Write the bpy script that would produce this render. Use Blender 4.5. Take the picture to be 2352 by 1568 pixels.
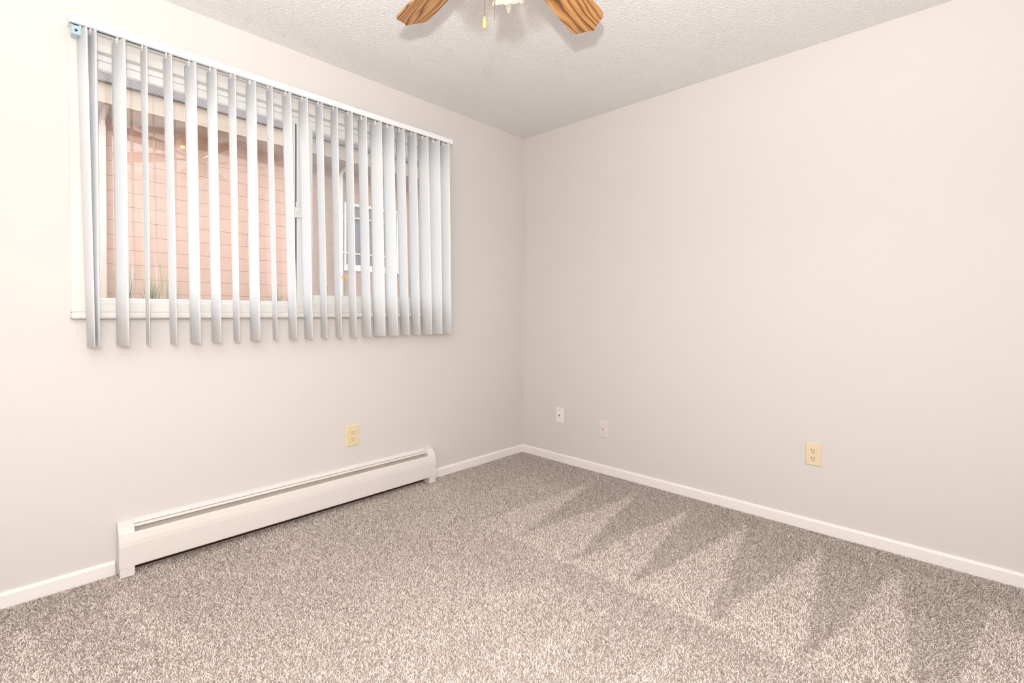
import bpy, bmesh, math, random
import numpy as np
from mathutils import Matrix, Vector

# ------------------------------------------------------------------ clear
for o in list(bpy.data.objects):
    bpy.data.objects.remove(o, do_unlink=True)
C = bpy.context.scene.collection
scene = bpy.context.scene
R = math.radians

# ------------------------------------------------------------------ camera
CAM = (2.58189, -2.83442, 1.09336)
YAW, PITCH, ROLL = 2.33275926, -0.0129533, 0.0051613
fwd = Vector((math.cos(PITCH) * math.cos(YAW), math.cos(PITCH) * math.sin(YAW), math.sin(PITCH)))
rgt = fwd.cross(Vector((0, 0, 1))).normalized()
upv = rgt.cross(fwd)
cr, sr = math.cos(ROLL), math.sin(ROLL)
rr = cr * rgt + sr * upv
uu = -sr * rgt + cr * upv
cam_data = bpy.data.cameras.new('camera')
cam_data.sensor_width = 36.0
cam_data.lens = 1121.21 / 2352 * 36.0
cam_data.shift_y = -54.258 / 2352
cam_data.clip_start = 0.02
cam = bpy.data.objects.new('camera', cam_data)
C.objects.link(cam)
cam.matrix_world = Matrix(((rr.x, uu.x, -fwd.x, CAM[0]), (rr.y, uu.y, -fwd.y, CAM[1]),
                           (rr.z, uu.z, -fwd.z, CAM[2]), (0, 0, 0, 1)))
scene.camera = cam

# ------------------------------------------------------------------ world, lights, exposure
world = bpy.data.worlds.new('sky')
scene.world = world
world.use_nodes = True
wb = world.node_tree.nodes['Background']
wb.inputs[0].default_value = (0.86, 0.93, 1.0, 1)
wb.inputs[1].default_value = 5.4

# the photographer's flash, held above the camera and aimed at the ceiling (it throws the fan's shadow)
fl = bpy.data.lights.new('flash', 'SPOT')
fl.energy = 218
fl.color = (1.0, 0.998, 0.995)
fl.spot_size = R(165)
fl.spot_blend = 0.66
fl.shadow_soft_size = 0.035
flo = bpy.data.objects.new('flash', fl)
flo.location = (2.59, -2.885, 1.387)
flo.rotation_euler = Vector((-0.69 * 0.08, 0.72 * 0.08, 1.0)).to_track_quat('-Z', 'Y').to_euler()
C.objects.link(flo)
# the flash's frosted dome: the part of its light that spills forward into the room
fd = bpy.data.lights.new('flash_dome', 'POINT')
fd.energy = 68
fd.color = (1.0, 0.998, 0.995)
fd.shadow_soft_size = 0.05
fdo = bpy.data.objects.new('flash_dome', fd)
fdo.location = (2.59, -2.885, 1.387)
C.objects.link(fdo)

scene.view_settings.view_transform = 'Standard'
scene.view_settings.look = 'None'
scene.view_settings.gamma = 1.0
scene.view_settings.use_curve_mapping = False
scene.view_settings.exposure = -0.13

# ------------------------------------------------------------------ materials
MATS = {}


def mat(name, col, rough=0.6, spec=0.3, metal=0.0, bump=None, var=None, emit=None, trans=None):
    """procedural principled material. bump=(scale, strength, distance); var=(scale, amount)"""
    m = bpy.data.materials.new(name)
    m.use_nodes = True
    nt = m.node_tree
    b = nt.nodes['Principled BSDF']
    b.inputs['Base Color'].default_value = (*col, 1)
    b.inputs['Roughness'].default_value = rough
    b.inputs['Specular IOR Level'].default_value = spec
    b.inputs['Metallic'].default_value = metal
    tc = nt.nodes.new('ShaderNodeTexCoord')
    if var:
        n = nt.nodes.new('ShaderNodeTexNoise')
        n.inputs['Scale'].default_value = var[0]
        n.inputs['Detail'].default_value = 4
        nt.links.new(tc.outputs['Object'], n.inputs['Vector'])
        mx = nt.nodes.new('ShaderNodeMix')
        mx.data_type = 'RGBA'
        a = var[1]
        mx.inputs['A'].default_value = (*[c * (1 - a) for c in col], 1)
        mx.inputs['B'].default_value = (*[min(1, c * (1 + a)) for c in col], 1)
        nt.links.new(n.outputs['Fac'], mx.inputs['Factor'])
        nt.links.new(mx.outputs['Result'], b.inputs['Base Color'])
    if bump:
        n = nt.nodes.new('ShaderNodeTexNoise')
        n.inputs['Scale'].default_value = bump[0]
        n.inputs['Detail'].default_value = 3
        nt.links.new(tc.outputs['Object'], n.inputs['Vector'])
        bp = nt.nodes.new('ShaderNodeBump')
        bp.inputs['Strength'].default_value = bump[1]
        bp.inputs['Distance'].default_value = bump[2]
        nt.links.new(n.outputs['Fac'], bp.inputs['Height'])
        nt.links.new(bp.outputs['Normal'], b.inputs['Normal'])
    MATS[name] = m
    return m


WALLC = (0.718, 0.683, 0.655)
mat('wall_paint', WALLC, 0.75, 0.2, bump=(9, 0.10, 0.02), var=(3, 0.006))
mat('ceiling_back', (0.8, 0.78, 0.77), 0.9, 0.1)
mat('trim_paint', (0.90, 0.87, 0.84), 0.4, 0.4, bump=(30, 0.05, 0.004))
mat('window_vinyl', (0.84, 0.83, 0.81), 0.4, 0.4)
mat('window_wood', (0.76, 0.735, 0.70), 0.45, 0.35, bump=(40, 0.06, 0.003))
mat('gasket', (0.05, 0.05, 0.05), 0.7)
mat('rail_white', (0.88, 0.89, 0.90), 0.35, 0.4)
mat('slot_dark', (0.04, 0.04, 0.045), 0.8)
mat('clear_plastic', (0.40, 0.56, 0.63), 0.2, 0.5)
mat('heater_enamel', (0.80, 0.75, 0.715), 0.4, 0.4, var=(6, 0.012))
mat('heater_inside', (0.80, 0.74, 0.62), 0.5, 0.3, var=(9, 0.15))
mat('heater_gap_shade', (0.09, 0.05, 0.035), 0.8, 0.1, var=(20, 0.4))  # shade of the gap under the heater, put into the colour
mat('heater_fin', (0.30, 0.27, 0.24), 0.5, 0.4, metal=0.4)
mat('copper', (0.35, 0.16, 0.10), 0.5, 0.4, metal=0.6)
mat('plate_ivory', (0.80, 0.67, 0.43), 0.4, 0.4)
mat('plate_ivory_pale', (0.80, 0.68, 0.49), 0.4, 0.4)
mat('plate_white', (0.86, 0.84, 0.84), 0.35, 0.4)
mat('plate_greige', (0.77, 0.71, 0.655), 0.5, 0.3)
mat('socket_dark', (0.035, 0.02, 0.01), 0.8)
mat('steel', (0.30, 0.29, 0.28), 0.35, 0.5, metal=0.8)
mat('brass', (0.62, 0.40, 0.15), 0.28, 0.5, metal=0.9)
mat('brass_dark', (0.22, 0.14, 0.07), 0.4, 0.5, metal=0.8)
mat('knob_wood', (0.50, 0.30, 0.12), 0.25, 0.5, var=(60, 0.1))
mat('door_paint', (0.84, 0.82, 0.79), 0.45, 0.4)
mat('fan_white', (0.8, 0.78, 0.75), 0.5, 0.4)
# exterior
mat('block_paint', (0.37, 0.235, 0.185), 0.85, 0.1, bump=(40, 0.25, 0.01), var=(5, 0.05))
mat('block_joint', (0.27, 0.155, 0.12), 0.9, 0.1)
mat('fascia_tan', (0.29, 0.22, 0.17), 0.7, 0.2, var=(4, 0.03))
mat('soffit_paint', (0.38, 0.29, 0.25), 0.8, 0.1)
mat('eave_paint', (0.36, 0.25, 0.23), 0.8, 0.1)
mat('shingle', (0.13, 0.102, 0.098), 0.9, 0.1, bump=(60, 0.5, 0.01), var=(12, 0.25))
mat('ext_white', (0.62, 0.59, 0.55), 0.5, 0.3)
mat('ext_pinkpipe', (0.40, 0.30, 0.25), 0.6, 0.3)
mat('ext_glass', (0.10, 0.105, 0.115), 0.15, 0.5)
mat('soil', (0.38, 0.34, 0.28), 0.95, 0.05, bump=(20, 0.5, 0.03), var=(8, 0.3))
mat('grass_green', (0.22, 0.22, 0.125), 0.7, 0.2, var=(14, 0.35))
mat('stem_green', (0.17, 0.16, 0.08), 0.7, 0.2)
mat('petal_yellow', (0.90, 0.58, 0.05), 0.6, 0.2)
mat('petal_red', (0.65, 0.12, 0.06), 0.6, 0.2)
mat('shrub_green', (0.16, 0.22, 0.13), 0.8, 0.1, var=(10, 0.4))


def make_ceiling_mat():
    m = bpy.data.materials.new('ceiling_popcorn')
    m.use_nodes = True
    nt = m.node_tree
    b = nt.nodes['Principled BSDF']
    b.inputs['Base Color'].default_value = (0.91, 0.90, 0.895, 1)
    b.inputs['Roughness'].default_value = 0.85
    b.inputs['Specular IOR Level'].default_value = 0.15
    tc = nt.nodes.new('ShaderNodeTexCoord')
    n1 = nt.nodes.new('ShaderNodeTexNoise')
    n1.inputs['Scale'].default_value = 105
    n1.inputs['Detail'].default_value = 3
    n1.inputs['Roughness'].default_value = 0.55
    n1.inputs['Distortion'].default_value = 0.6
    nt.links.new(tc.outputs['Object'], n1.inputs['Vector'])
    rmp = nt.nodes.new('ShaderNodeValToRGB')
    rmp.color_ramp.elements[0].position = 0.35
    rmp.color_ramp.elements[1].position = 0.7
    nt.links.new(n1.outputs['Fac'], rmp.inputs['Fac'])
    bp = nt.nodes.new('ShaderNodeBump')
    bp.inputs['Strength'].default_value = 0.6
    bp.inputs['Distance'].default_value = 0.006
    nt.links.new(rmp.outputs['Color'], bp.inputs['Height'])
    nt.links.new(bp.outputs['Normal'], b.inputs['Normal'])
    MATS['ceiling_popcorn'] = m


make_ceiling_mat()


def sym_fresnel(nt, ior):
    # same reflectance from either side of a thin sheet
    ge = nt.nodes.new('ShaderNodeNewGeometry')
    mr = nt.nodes.new('ShaderNodeMapRange')
    mr.inputs['To Min'].default_value = ior
    mr.inputs['To Max'].default_value = 1.0 / ior
    nt.links.new(ge.outputs['Backfacing'], mr.inputs['Value'])
    fr = nt.nodes.new('ShaderNodeFresnel')
    nt.links.new(mr.outputs[0], fr.inputs[0])
    return fr


def make_glass(name, ior, tint, tail=0.0):
    m = bpy.data.materials.new(name)
    m.use_nodes = True
    nt = m.node_tree
    nt.nodes.remove(nt.nodes['Principled BSDF'])
    out = nt.nodes['Material Output']
    tr = nt.nodes.new('ShaderNodeBsdfTransparent')
    tr.inputs[0].default_value = (*tint, 1)
    gl = nt.nodes.new('ShaderNodeBsdfGlossy')
    gl.inputs['Roughness'].default_value = 0.0
    gl.inputs[0].default_value = (1, 1, 1, 1)
    fr = sym_fresnel(nt, ior)
    mx = nt.nodes.new('ShaderNodeMixShader')
    nt.links.new(fr.outputs[0], mx.inputs[0])
    nt.links.new(tr.outputs[0], mx.inputs[1])
    nt.links.new(gl.outputs[0], mx.inputs[2])
    nt.links.new(mx.outputs[0], out.inputs[0])
    MATS[name] = m


make_glass('pane_glass', 1.6, (0.97, 0.98, 0.975))


def make_screen():
    m = bpy.data.materials.new('screen_mesh')
    m.use_nodes = True
    nt = m.node_tree
    nt.nodes.remove(nt.nodes['Principled BSDF'])
    out = nt.nodes['Material Output']
    tr = nt.nodes.new('ShaderNodeBsdfTransparent')
    df = nt.nodes.new('ShaderNodeBsdfDiffuse')
    df.inputs[0].default_value = (0.42, 0.43, 0.46, 1)
    mx = nt.nodes.new('ShaderNodeMixShader')
    mx.inputs[0].default_value = 0.26
    nt.links.new(tr.outputs[0], mx.inputs[1])
    nt.links.new(df.outputs[0], mx.inputs[2])
    nt.links.new(mx.outputs[0], out.inputs[0])
    MATS['screen_mesh'] = m


make_screen()


def make_slat_mat():
    m = bpy.data.materials.new('slat_pvc')
    m.use_nodes = True
    nt = m.node_tree
    b = nt.nodes['Principled BSDF']
    b.inputs['Base Color'].default_value = (0.955, 0.965, 0.98, 1)
    b.inputs['Roughness'].default_value = 0.4
    b.inputs['Specular IOR Level'].default_value = 0.35
    out = nt.nodes['Material Output']
    tl = nt.nodes.new('ShaderNodeBsdfTranslucent')
    tl.inputs[0].default_value = (0.94, 0.97, 0.99, 1)
    mx = nt.nodes.new('ShaderNodeMixShader')
    mx.inputs[0].default_value = 0.20
    nt.links.new(b.outputs[0], mx.inputs[1])
    nt.links.new(tl.outputs[0], mx.inputs[2])
    nt.links.new(mx.outputs[0], out.inputs[0])
    MATS['slat_pvc'] = m


make_slat_mat()


def make_shade_glass():
    m = bpy.data.materials.new('shade_glass')
    m.use_nodes = True
    nt = m.node_tree
    nt.nodes.remove(nt.nodes['Principled BSDF'])
    out = nt.nodes['Material Output']
    tr = nt.nodes.new('ShaderNodeBsdfTransparent')
    tr.inputs[0].default_value = (1.0, 0.97, 0.90, 1)
    df = nt.nodes.new('ShaderNodeBsdfDiffuse')
    df.inputs[0].default_value = (0.95, 0.92, 0.84, 1)
    gl = nt.nodes.new('ShaderNodeBsdfGlossy')
    gl.inputs['Roughness'].default_value = 0.08
    a = nt.nodes.new('ShaderNodeMixShader')
    a.inputs[0].default_value = 0.30
    nt.links.new(tr.outputs[0], a.inputs[1])
    nt.links.new(df.outputs[0], a.inputs[2])
    fr = sym_fresnel(nt, 1.6)
    mx = nt.nodes.new('ShaderNodeMixShader')
    nt.links.new(fr.outputs[0], mx.inputs[0])
    nt.links.new(a.outputs[0], mx.inputs[1])
    nt.links.new(gl.outputs[0], mx.inputs[2])
    nt.links.new(mx.outputs[0], out.inputs[0])
    MATS['shade_glass'] = m
    m2_ = m.copy()
    m2_.name = 'bulb_glass'
    [x for x in m2_.node_tree.nodes if x.type == 'MIX_SHADER'][0].inputs[0].default_value = 0.14
    MATS['bulb_glass'] = m2_


make_shade_glass()


def make_oak():
    m = bpy.data.materials.new('oak')
    m.use_nodes = True
    nt = m.node_tree
    b = nt.nodes['Principled BSDF']
    b.inputs['Roughness'].default_value = 0.45
    tc = nt.nodes.new('ShaderNodeTexCoord')
    oi = nt.nodes.new('ShaderNodeObjectInfo')
    ad = nt.nodes.new('ShaderNodeVectorMath')
    ad.operation = 'MULTIPLY_ADD'
    ad.inputs[1].default_value = (1, 1, 1)
    sc = nt.nodes.new('ShaderNodeCombineXYZ')
    mul = nt.nodes.new('ShaderNodeMath')
    mul.operation = 'MULTIPLY'
    mul.inputs[1].default_value = 7.0
    nt.links.new(oi.outputs['Random'], mul.inputs[0])
    nt.links.new(mul.outputs[0], sc.inputs['X'])
    nt.links.new(mul.outputs[0], sc.inputs['Z'])
    nt.links.new(tc.outputs['Object'], ad.inputs[0])
    nt.links.new(sc.outputs[0], ad.inputs[2])
    mp = nt.nodes.new('ShaderNodeMapping')
    mp.inputs['Scale'].default_value = (2.4, 10, 10)
    nt.links.new(ad.outputs[0], mp.inputs['Vector'])
    nz = nt.nodes.new('ShaderNodeTexNoise')
    nz.inputs['Scale'].default_value = 1.0
    nz.inputs['Detail'].default_value = 2.0
    nz.inputs['Roughness'].default_value = 0.35
    nt.links.new(mp.outputs[0], nz.inputs['Vector'])
    sx = nt.nodes.new('ShaderNodeSeparateXYZ')
    nt.links.new(ad.outputs[0], sx.inputs[0])
    m1 = nt.nodes.new('ShaderNodeMath')
    m1.operation = 'MULTIPLY'
    m1.inputs[1].default_value = 92.0
    nt.links.new(sx.outputs['Y'], m1.inputs[0])
    m2 = nt.nodes.new('ShaderNodeMath')
    m2.operation = 'MULTIPLY_ADD'
    m2.inputs[1].default_value = 12.0
    nt.links.new(nz.outputs['Fac'], m2.inputs[0])
    nt.links.new(m1.outputs[0], m2.inputs[2])
    w = nt.nodes.new('ShaderNodeMath')
    w.operation = 'PINGPONG'
    w.inputs[1].default_value = 1.0
    nt.links.new(m2.outputs[0], w.inputs[0])
    mp2 = nt.nodes.new('ShaderNodeMapping')
    mp2.inputs['Scale'].default_value = (8, 260, 260)
    nt.links.new(ad.outputs[0], mp2.inputs['Vector'])
    n2 = nt.nodes.new('ShaderNodeTexNoise')
    n2.inputs['Scale'].default_value = 1.0
    n2.inputs['Detail'].default_value = 2
    nt.links.new(mp2.outputs[0], n2.inputs['Vector'])
    rp = nt.nodes.new('ShaderNodeValToRGB')
    e = rp.color_ramp.elements
    e[0].position = 0.06
    e[0].color = (0.16, 0.06, 0.018, 1)
    e[1].position = 0.30
    e[1].color = (0.50, 0.235, 0.075, 1)
    x = rp.color_ramp.elements.new(0.85)
    x.color = (0.64, 0.33, 0.12, 1)
    nt.links.new(w.outputs[0], rp.inputs['Fac'])
    rp2 = nt.nodes.new('ShaderNodeValToRGB')
    rp2.color_ramp.elements[0].position = 0.36
    rp2.color_ramp.elements[0].color = (0.5, 0.42, 0.36, 1)
    rp2.color_ramp.elements[1].position = 0.5
    rp2.color_ramp.elements[1].color = (1, 1, 1, 1)
    nt.links.new(n2.outputs['Fac'], rp2.inputs['Fac'])
    mx = nt.nodes.new('ShaderNodeMix')
    mx.data_type = 'RGBA'
    mx.blend_type = 'MULTIPLY'
    mx.inputs['Factor'].default_value = 0.7
    nt.links.new(rp.outputs['Color'], mx.inputs['A'])
    nt.links.new(rp2.outputs['Color'], mx.inputs['B'])
    nt.links.new(mx.outputs['Result'], b.inputs['Base Color'])
    MATS['oak'] = m


make_oak()


def make_carpet():
    m = bpy.data.materials.new('carpet_yarn')
    m.use_nodes = True
    nt = m.node_tree
    b = nt.nodes['Principled BSDF']
    b.inputs['Roughness'].default_value = 0.9
    b.inputs['Specular IOR Level'].default_value = 0.1
    at = nt.nodes.new('ShaderNodeAttribute')
    at.attribute_name = 'yarn'
    nt.links.new(at.outputs['Color'], b.inputs['Base Color'])
    MATS['carpet_yarn'] = m
    m = mat('carpet_backing', (0.46, 0.38, 0.33), 0.95, 0.05, var=(180, 0.35))
    return m


make_carpet()


# ------------------------------------------------------------------ builders
def link(name, bm_or_me, material, parent=None, smooth=False):
    if isinstance(bm_or_me, bmesh.types.BMesh):
        me = bpy.data.meshes.new(name)
        bmesh.ops.recalc_face_normals(bm_or_me, faces=bm_or_me.faces[:])
        bm_or_me.to_mesh(me)
        bm_or_me.free()
    else:
        me = bm_or_me
    if material:
        me.materials.clear()
        me.materials.append(MATS[material])
    if smooth:
        for p in me.polygons:
            p.use_smooth = True
    o = bpy.data.objects.new(name, me)
    C.objects.link(o)
    if parent:
        o.parent = parent
    return o


def empty(name, loc=(0, 0, 0)):
    o = bpy.data.objects.new(name, None)
    o.empty_display_size = 0.05
    C.objects.link(o)
    o.location = loc
    return o


def tag(o, label=None, cat=None, group=None, kind=None):
    if label:
        o['label'] = label
    if cat:
        o['category'] = cat
    if group:
        o['group'] = group
    if kind:
        o['kind'] = kind
    return o


def box(bm, x0, x1, y0, y1, z0, z1, bev=0.0, seg=2):
    vs = [bm.verts.new(c) for c in ((x0, y0, z0), (x1, y0, z0), (x1, y1, z0), (x0, y1, z0),
                                    (x0, y0, z1), (x1, y0, z1), (x1, y1, z1), (x0, y1, z1))]
    fs = [bm.faces.new([vs[i] for i in f]) for f in
          ((0, 3, 2, 1), (4, 5, 6, 7), (0, 1, 5, 4), (1, 2, 6, 5), (2, 3, 7, 6), (3, 0, 4, 7))]
    if bev:
        es = list({e for f in fs for e in f.edges})
        bmesh.ops.bevel(bm, geom=es, offset=bev, segments=seg, affect='EDGES', profile=0.5)
    return vs


def boxo(name, dims, material, parent=None, bev=0.0, smooth=False):
    bm = bmesh.new()
    box(bm, *dims, bev=bev)
    return link(name, bm, material, parent, smooth)


def extrude_profile(bm, prof, axis, a, b):
    """closed profile of 2D points extruded along axis. axis 'y': prof=(x,z); axis 'x': prof=(y,z)"""
    def P(q, t):
        return (q[0], t, q[1]) if axis == 'y' else (t, q[0], q[1])
    A = [bm.verts.new(P(q, a)) for q in prof]
    B = [bm.verts.new(P(q, b)) for q in prof]
    n = len(prof)
    for i in range(n):
        bm.faces.new((A[i], A[(i + 1) % n], B[(i + 1) % n], B[i]))
    bm.faces.new(A)
    bm.faces.new(B[::-1])


def lathe(bm, prof, n=24, cap=True, mtx=None):
    rings = []
    for r, z in prof:
        ring = []
        for k in range(n):
            t = 2 * math.pi * k / n
            v = Vector((r * math.cos(t), r * math.sin(t), z))
            if mtx:
                v = mtx @ v
            ring.append(bm.verts.new(v))
        rings.append(ring)
    for a, b in zip(rings[:-1], rings[1:]):
        for k in range(n):
            bm.faces.new((a[k], a[(k + 1) % n], b[(k + 1) % n], b[k]))
    if cap:
        bm.faces.new(rings[0][::-1])
        bm.faces.new(rings[-1])


def tube(bm, pts, r, n=8):
    pts = [Vector(p) for p in pts]
    rs = r if isinstance(r, (list, tuple)) else [r] * len(pts)
    rings = []
    for i, p in enumerate(pts):
        d = (pts[min(i + 1, len(pts) - 1)] - pts[max(i - 1, 0)]).normalized()
        s = d.cross(Vector((0, 0, 1)))
        if s.length < 1e-4:
            s = Vector((1, 0, 0))
        s.normalize()
        t = d.cross(s)
        rings.append([bm.verts.new(p + rs[i] * (math.cos(2 * math.pi * k / n) * s + math.sin(2 * math.pi * k / n) * t))
                      for k in range(n)])
    for a, b in zip(rings[:-1], rings[1:]):
        for k in range(n):
            bm.faces.new((a[k], a[(k + 1) % n], b[(k + 1) % n], b[k]))
    bm.faces.new(rings[0][::-1])
    bm.faces.new(rings[-1])


def ring_frame(bm, x0, x1, y0, y1, z0, z1, wl, wr, wb, wt, bev=0.002):
    """rectangular frame in the yz plane built from four butted members"""
    box(bm, x0, x1, y0, y0 + wl, z0, z1, bev)
    box(bm, x0, x1, y1 - wr, y1, z0, z1, bev)
    box(bm, x0, x1, y0 + wl, y1 - wr, z0, z0 + wb, bev)
    box(bm, x0, x1, y0 + wl, y1 - wr, z1 - wt, z1, bev)


# ------------------------------------------------------------------ room shell
H = 2.44
XB, YF = 3.25, -3.60          # back wall (x) and near wall (y)
T = 0.18
OY0, OY1, OZ0, OZ1 = -2.643, -0.800, 1.055, 2.165   # window opening

bm = bmesh.new()
box(bm, -T, XB + T, YF - T, T, -0.20, -0.008)
tag(link('floor', bm, 'carpet_backing'), 'flat carpeted floor of the empty bedroom', kind='structure')
bm = bmesh.new()
box(bm, -T, XB + T, YF - T, T, H, H + 0.15)
tag(link('ceiling', bm, 'ceiling_popcorn'), 'white popcorn textured ceiling above the bare room', kind='structure')


def wall_with_hole(name, label):
    bm = bmesh.new()
    ys = [YF - T, OY0, OY1, T]
    zs = [-0.2, OZ0, OZ1, H]
    g = {}
    for s, x in (('i', 0.0), ('o', -T)):
        for i, y in enumerate(ys):
            for j, z in enumerate(zs):
                g[s, i, j] = bm.verts.new((x, y, z))
    for i in range(3):
        for j in range(3):
            if i == 1 and j == 1:
                continue
            bm.faces.new([g['i', i, j], g['i', i + 1, j], g['i', i + 1, j + 1], g['i', i, j + 1]])
            bm.faces.new([g['o', i, j], g['o', i, j + 1], g['o', i + 1, j + 1], g['o', i + 1, j]])
    hole = [(1, 1), (2, 1), (2, 2), (1, 2)]
    rim = [(0, 0), (1, 0), (2, 0), (3, 0), (3, 1), (3, 2), (3, 3), (2, 3), (1, 3), (0, 3), (0, 2), (0, 1)]
    for loop in (hole, rim):
        for a, b in zip(loop, loop[1:] + loop[:1]):
            bm.faces.new([g['i', *a], g['i', *b], g['o', *b], g['o', *a]])
    return tag(link(name, bm, 'wall_paint'), label, kind='structure')


wall_with_hole('wall_left', 'pale greige painted wall with the window in it')
tag(boxo('wall_right', (0, XB + T, 0, T, -0.2, H), 'wall_paint'), 'pale greige blank wall right of the corner', kind='structure')
tag(boxo('wall_back', (XB, XB + T, YF - T, 0, -0.2, H), 'wall_paint'), 'pale greige wall behind the viewer', kind='structure')
tag(boxo('wall_near', (0, XB, YF - T, YF, -0.2, H), 'wall_paint'), 'pale greige wall left of the viewer', kind='structure')

BH, BT = 0.052, 0.012
prof = [(0.0, -0.008), (BT, -0.008), (BT, BH - 0.010), (BT - 0.002, BH - 0.004), (BT - 0.006, BH - 0.0005), (0.0, BH)]


def baseboard(name, axis, sgn, off, a, b, label):
    bm = bmesh.new()
    extrude_profile(bm, [(off + sgn * q[0], q[1]) for q in prof], axis, a, b)
    return tag(link(name, bm, 'trim_paint'), label, kind='structure')


baseboard('baseboard_left', 'y', 1, 0.0, YF, -2.513, 'white baseboard left of the heater')
baseboard('baseboard_left', 'y', 1, 0.0, -0.897, 0.0, 'white baseboard between the heater and the corner')
baseboard('baseboard_right', 'x', -1, 0.0, 0.0, XB, 'white baseboard along the blank wall')
baseboard('baseboard_back', 'y', -1, XB, YF, -1.90, 'white baseboard behind the viewer')
baseboard('baseboard_near', 'x', 1, YF, 0.0, XB, 'white baseboard left of the viewer')

# door in the wall behind the viewer (shows only as a faint reflection in the window)
d = tag(empty('door_1', (XB, -1.42, 0)), 'plain white door in the wall behind the viewer', kind='structure')
bm = bmesh.new()
DY0, DY1, DZ = -1.80, -1.04, 2.03
box(bm, XB - 0.016, XB, DY0 - 0.06, DY0, 0, DZ + 0.06, 0.003)
box(bm, XB - 0.016, XB, DY1, DY1 + 0.06, 0, DZ + 0.06, 0.003)
box(bm, XB - 0.016, XB, DY0, DY1, DZ, DZ + 0.06, 0.003)
o = link('casing', bm, 'trim_paint', d); o.matrix_parent_inverse = d.matrix_basis.inverted()
o = boxo('door_leaf', (XB - 0.008, XB, DY0, DY1, 0.008, DZ), 'door_paint', d); o.matrix_parent_inverse = d.matrix_basis.inverted()
bm = bmesh.new()
lathe(bm, [(0.012, 0), (0.012, 0.03), (0.026, 0.035), (0.028, 0.055), (0.018, 0.066)], 16,
      mtx=Matrix.Translation((XB - 0.008, DY0 + 0.06, 0.95)) @ Matrix.Rotation(R(-90), 4, 'Y'))
o = link('door_knob', bm, 'brass', d, True); o.matrix_parent_inverse = d.matrix_basis.inverted()


def child(o, parent):
    """parent with world placement kept"""
    o.parent = parent
    m = Matrix.Identity(4)
    q = parent
    while q:
        m = q.matrix_basis @ m if q.parent is None else m @ Matrix.Identity(4)
        q = q.parent
    o.matrix_parent_inverse = Matrix.Translation(-Vector(parent.location)) if parent.parent is None else Matrix.Identity(4)
    return o


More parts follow.
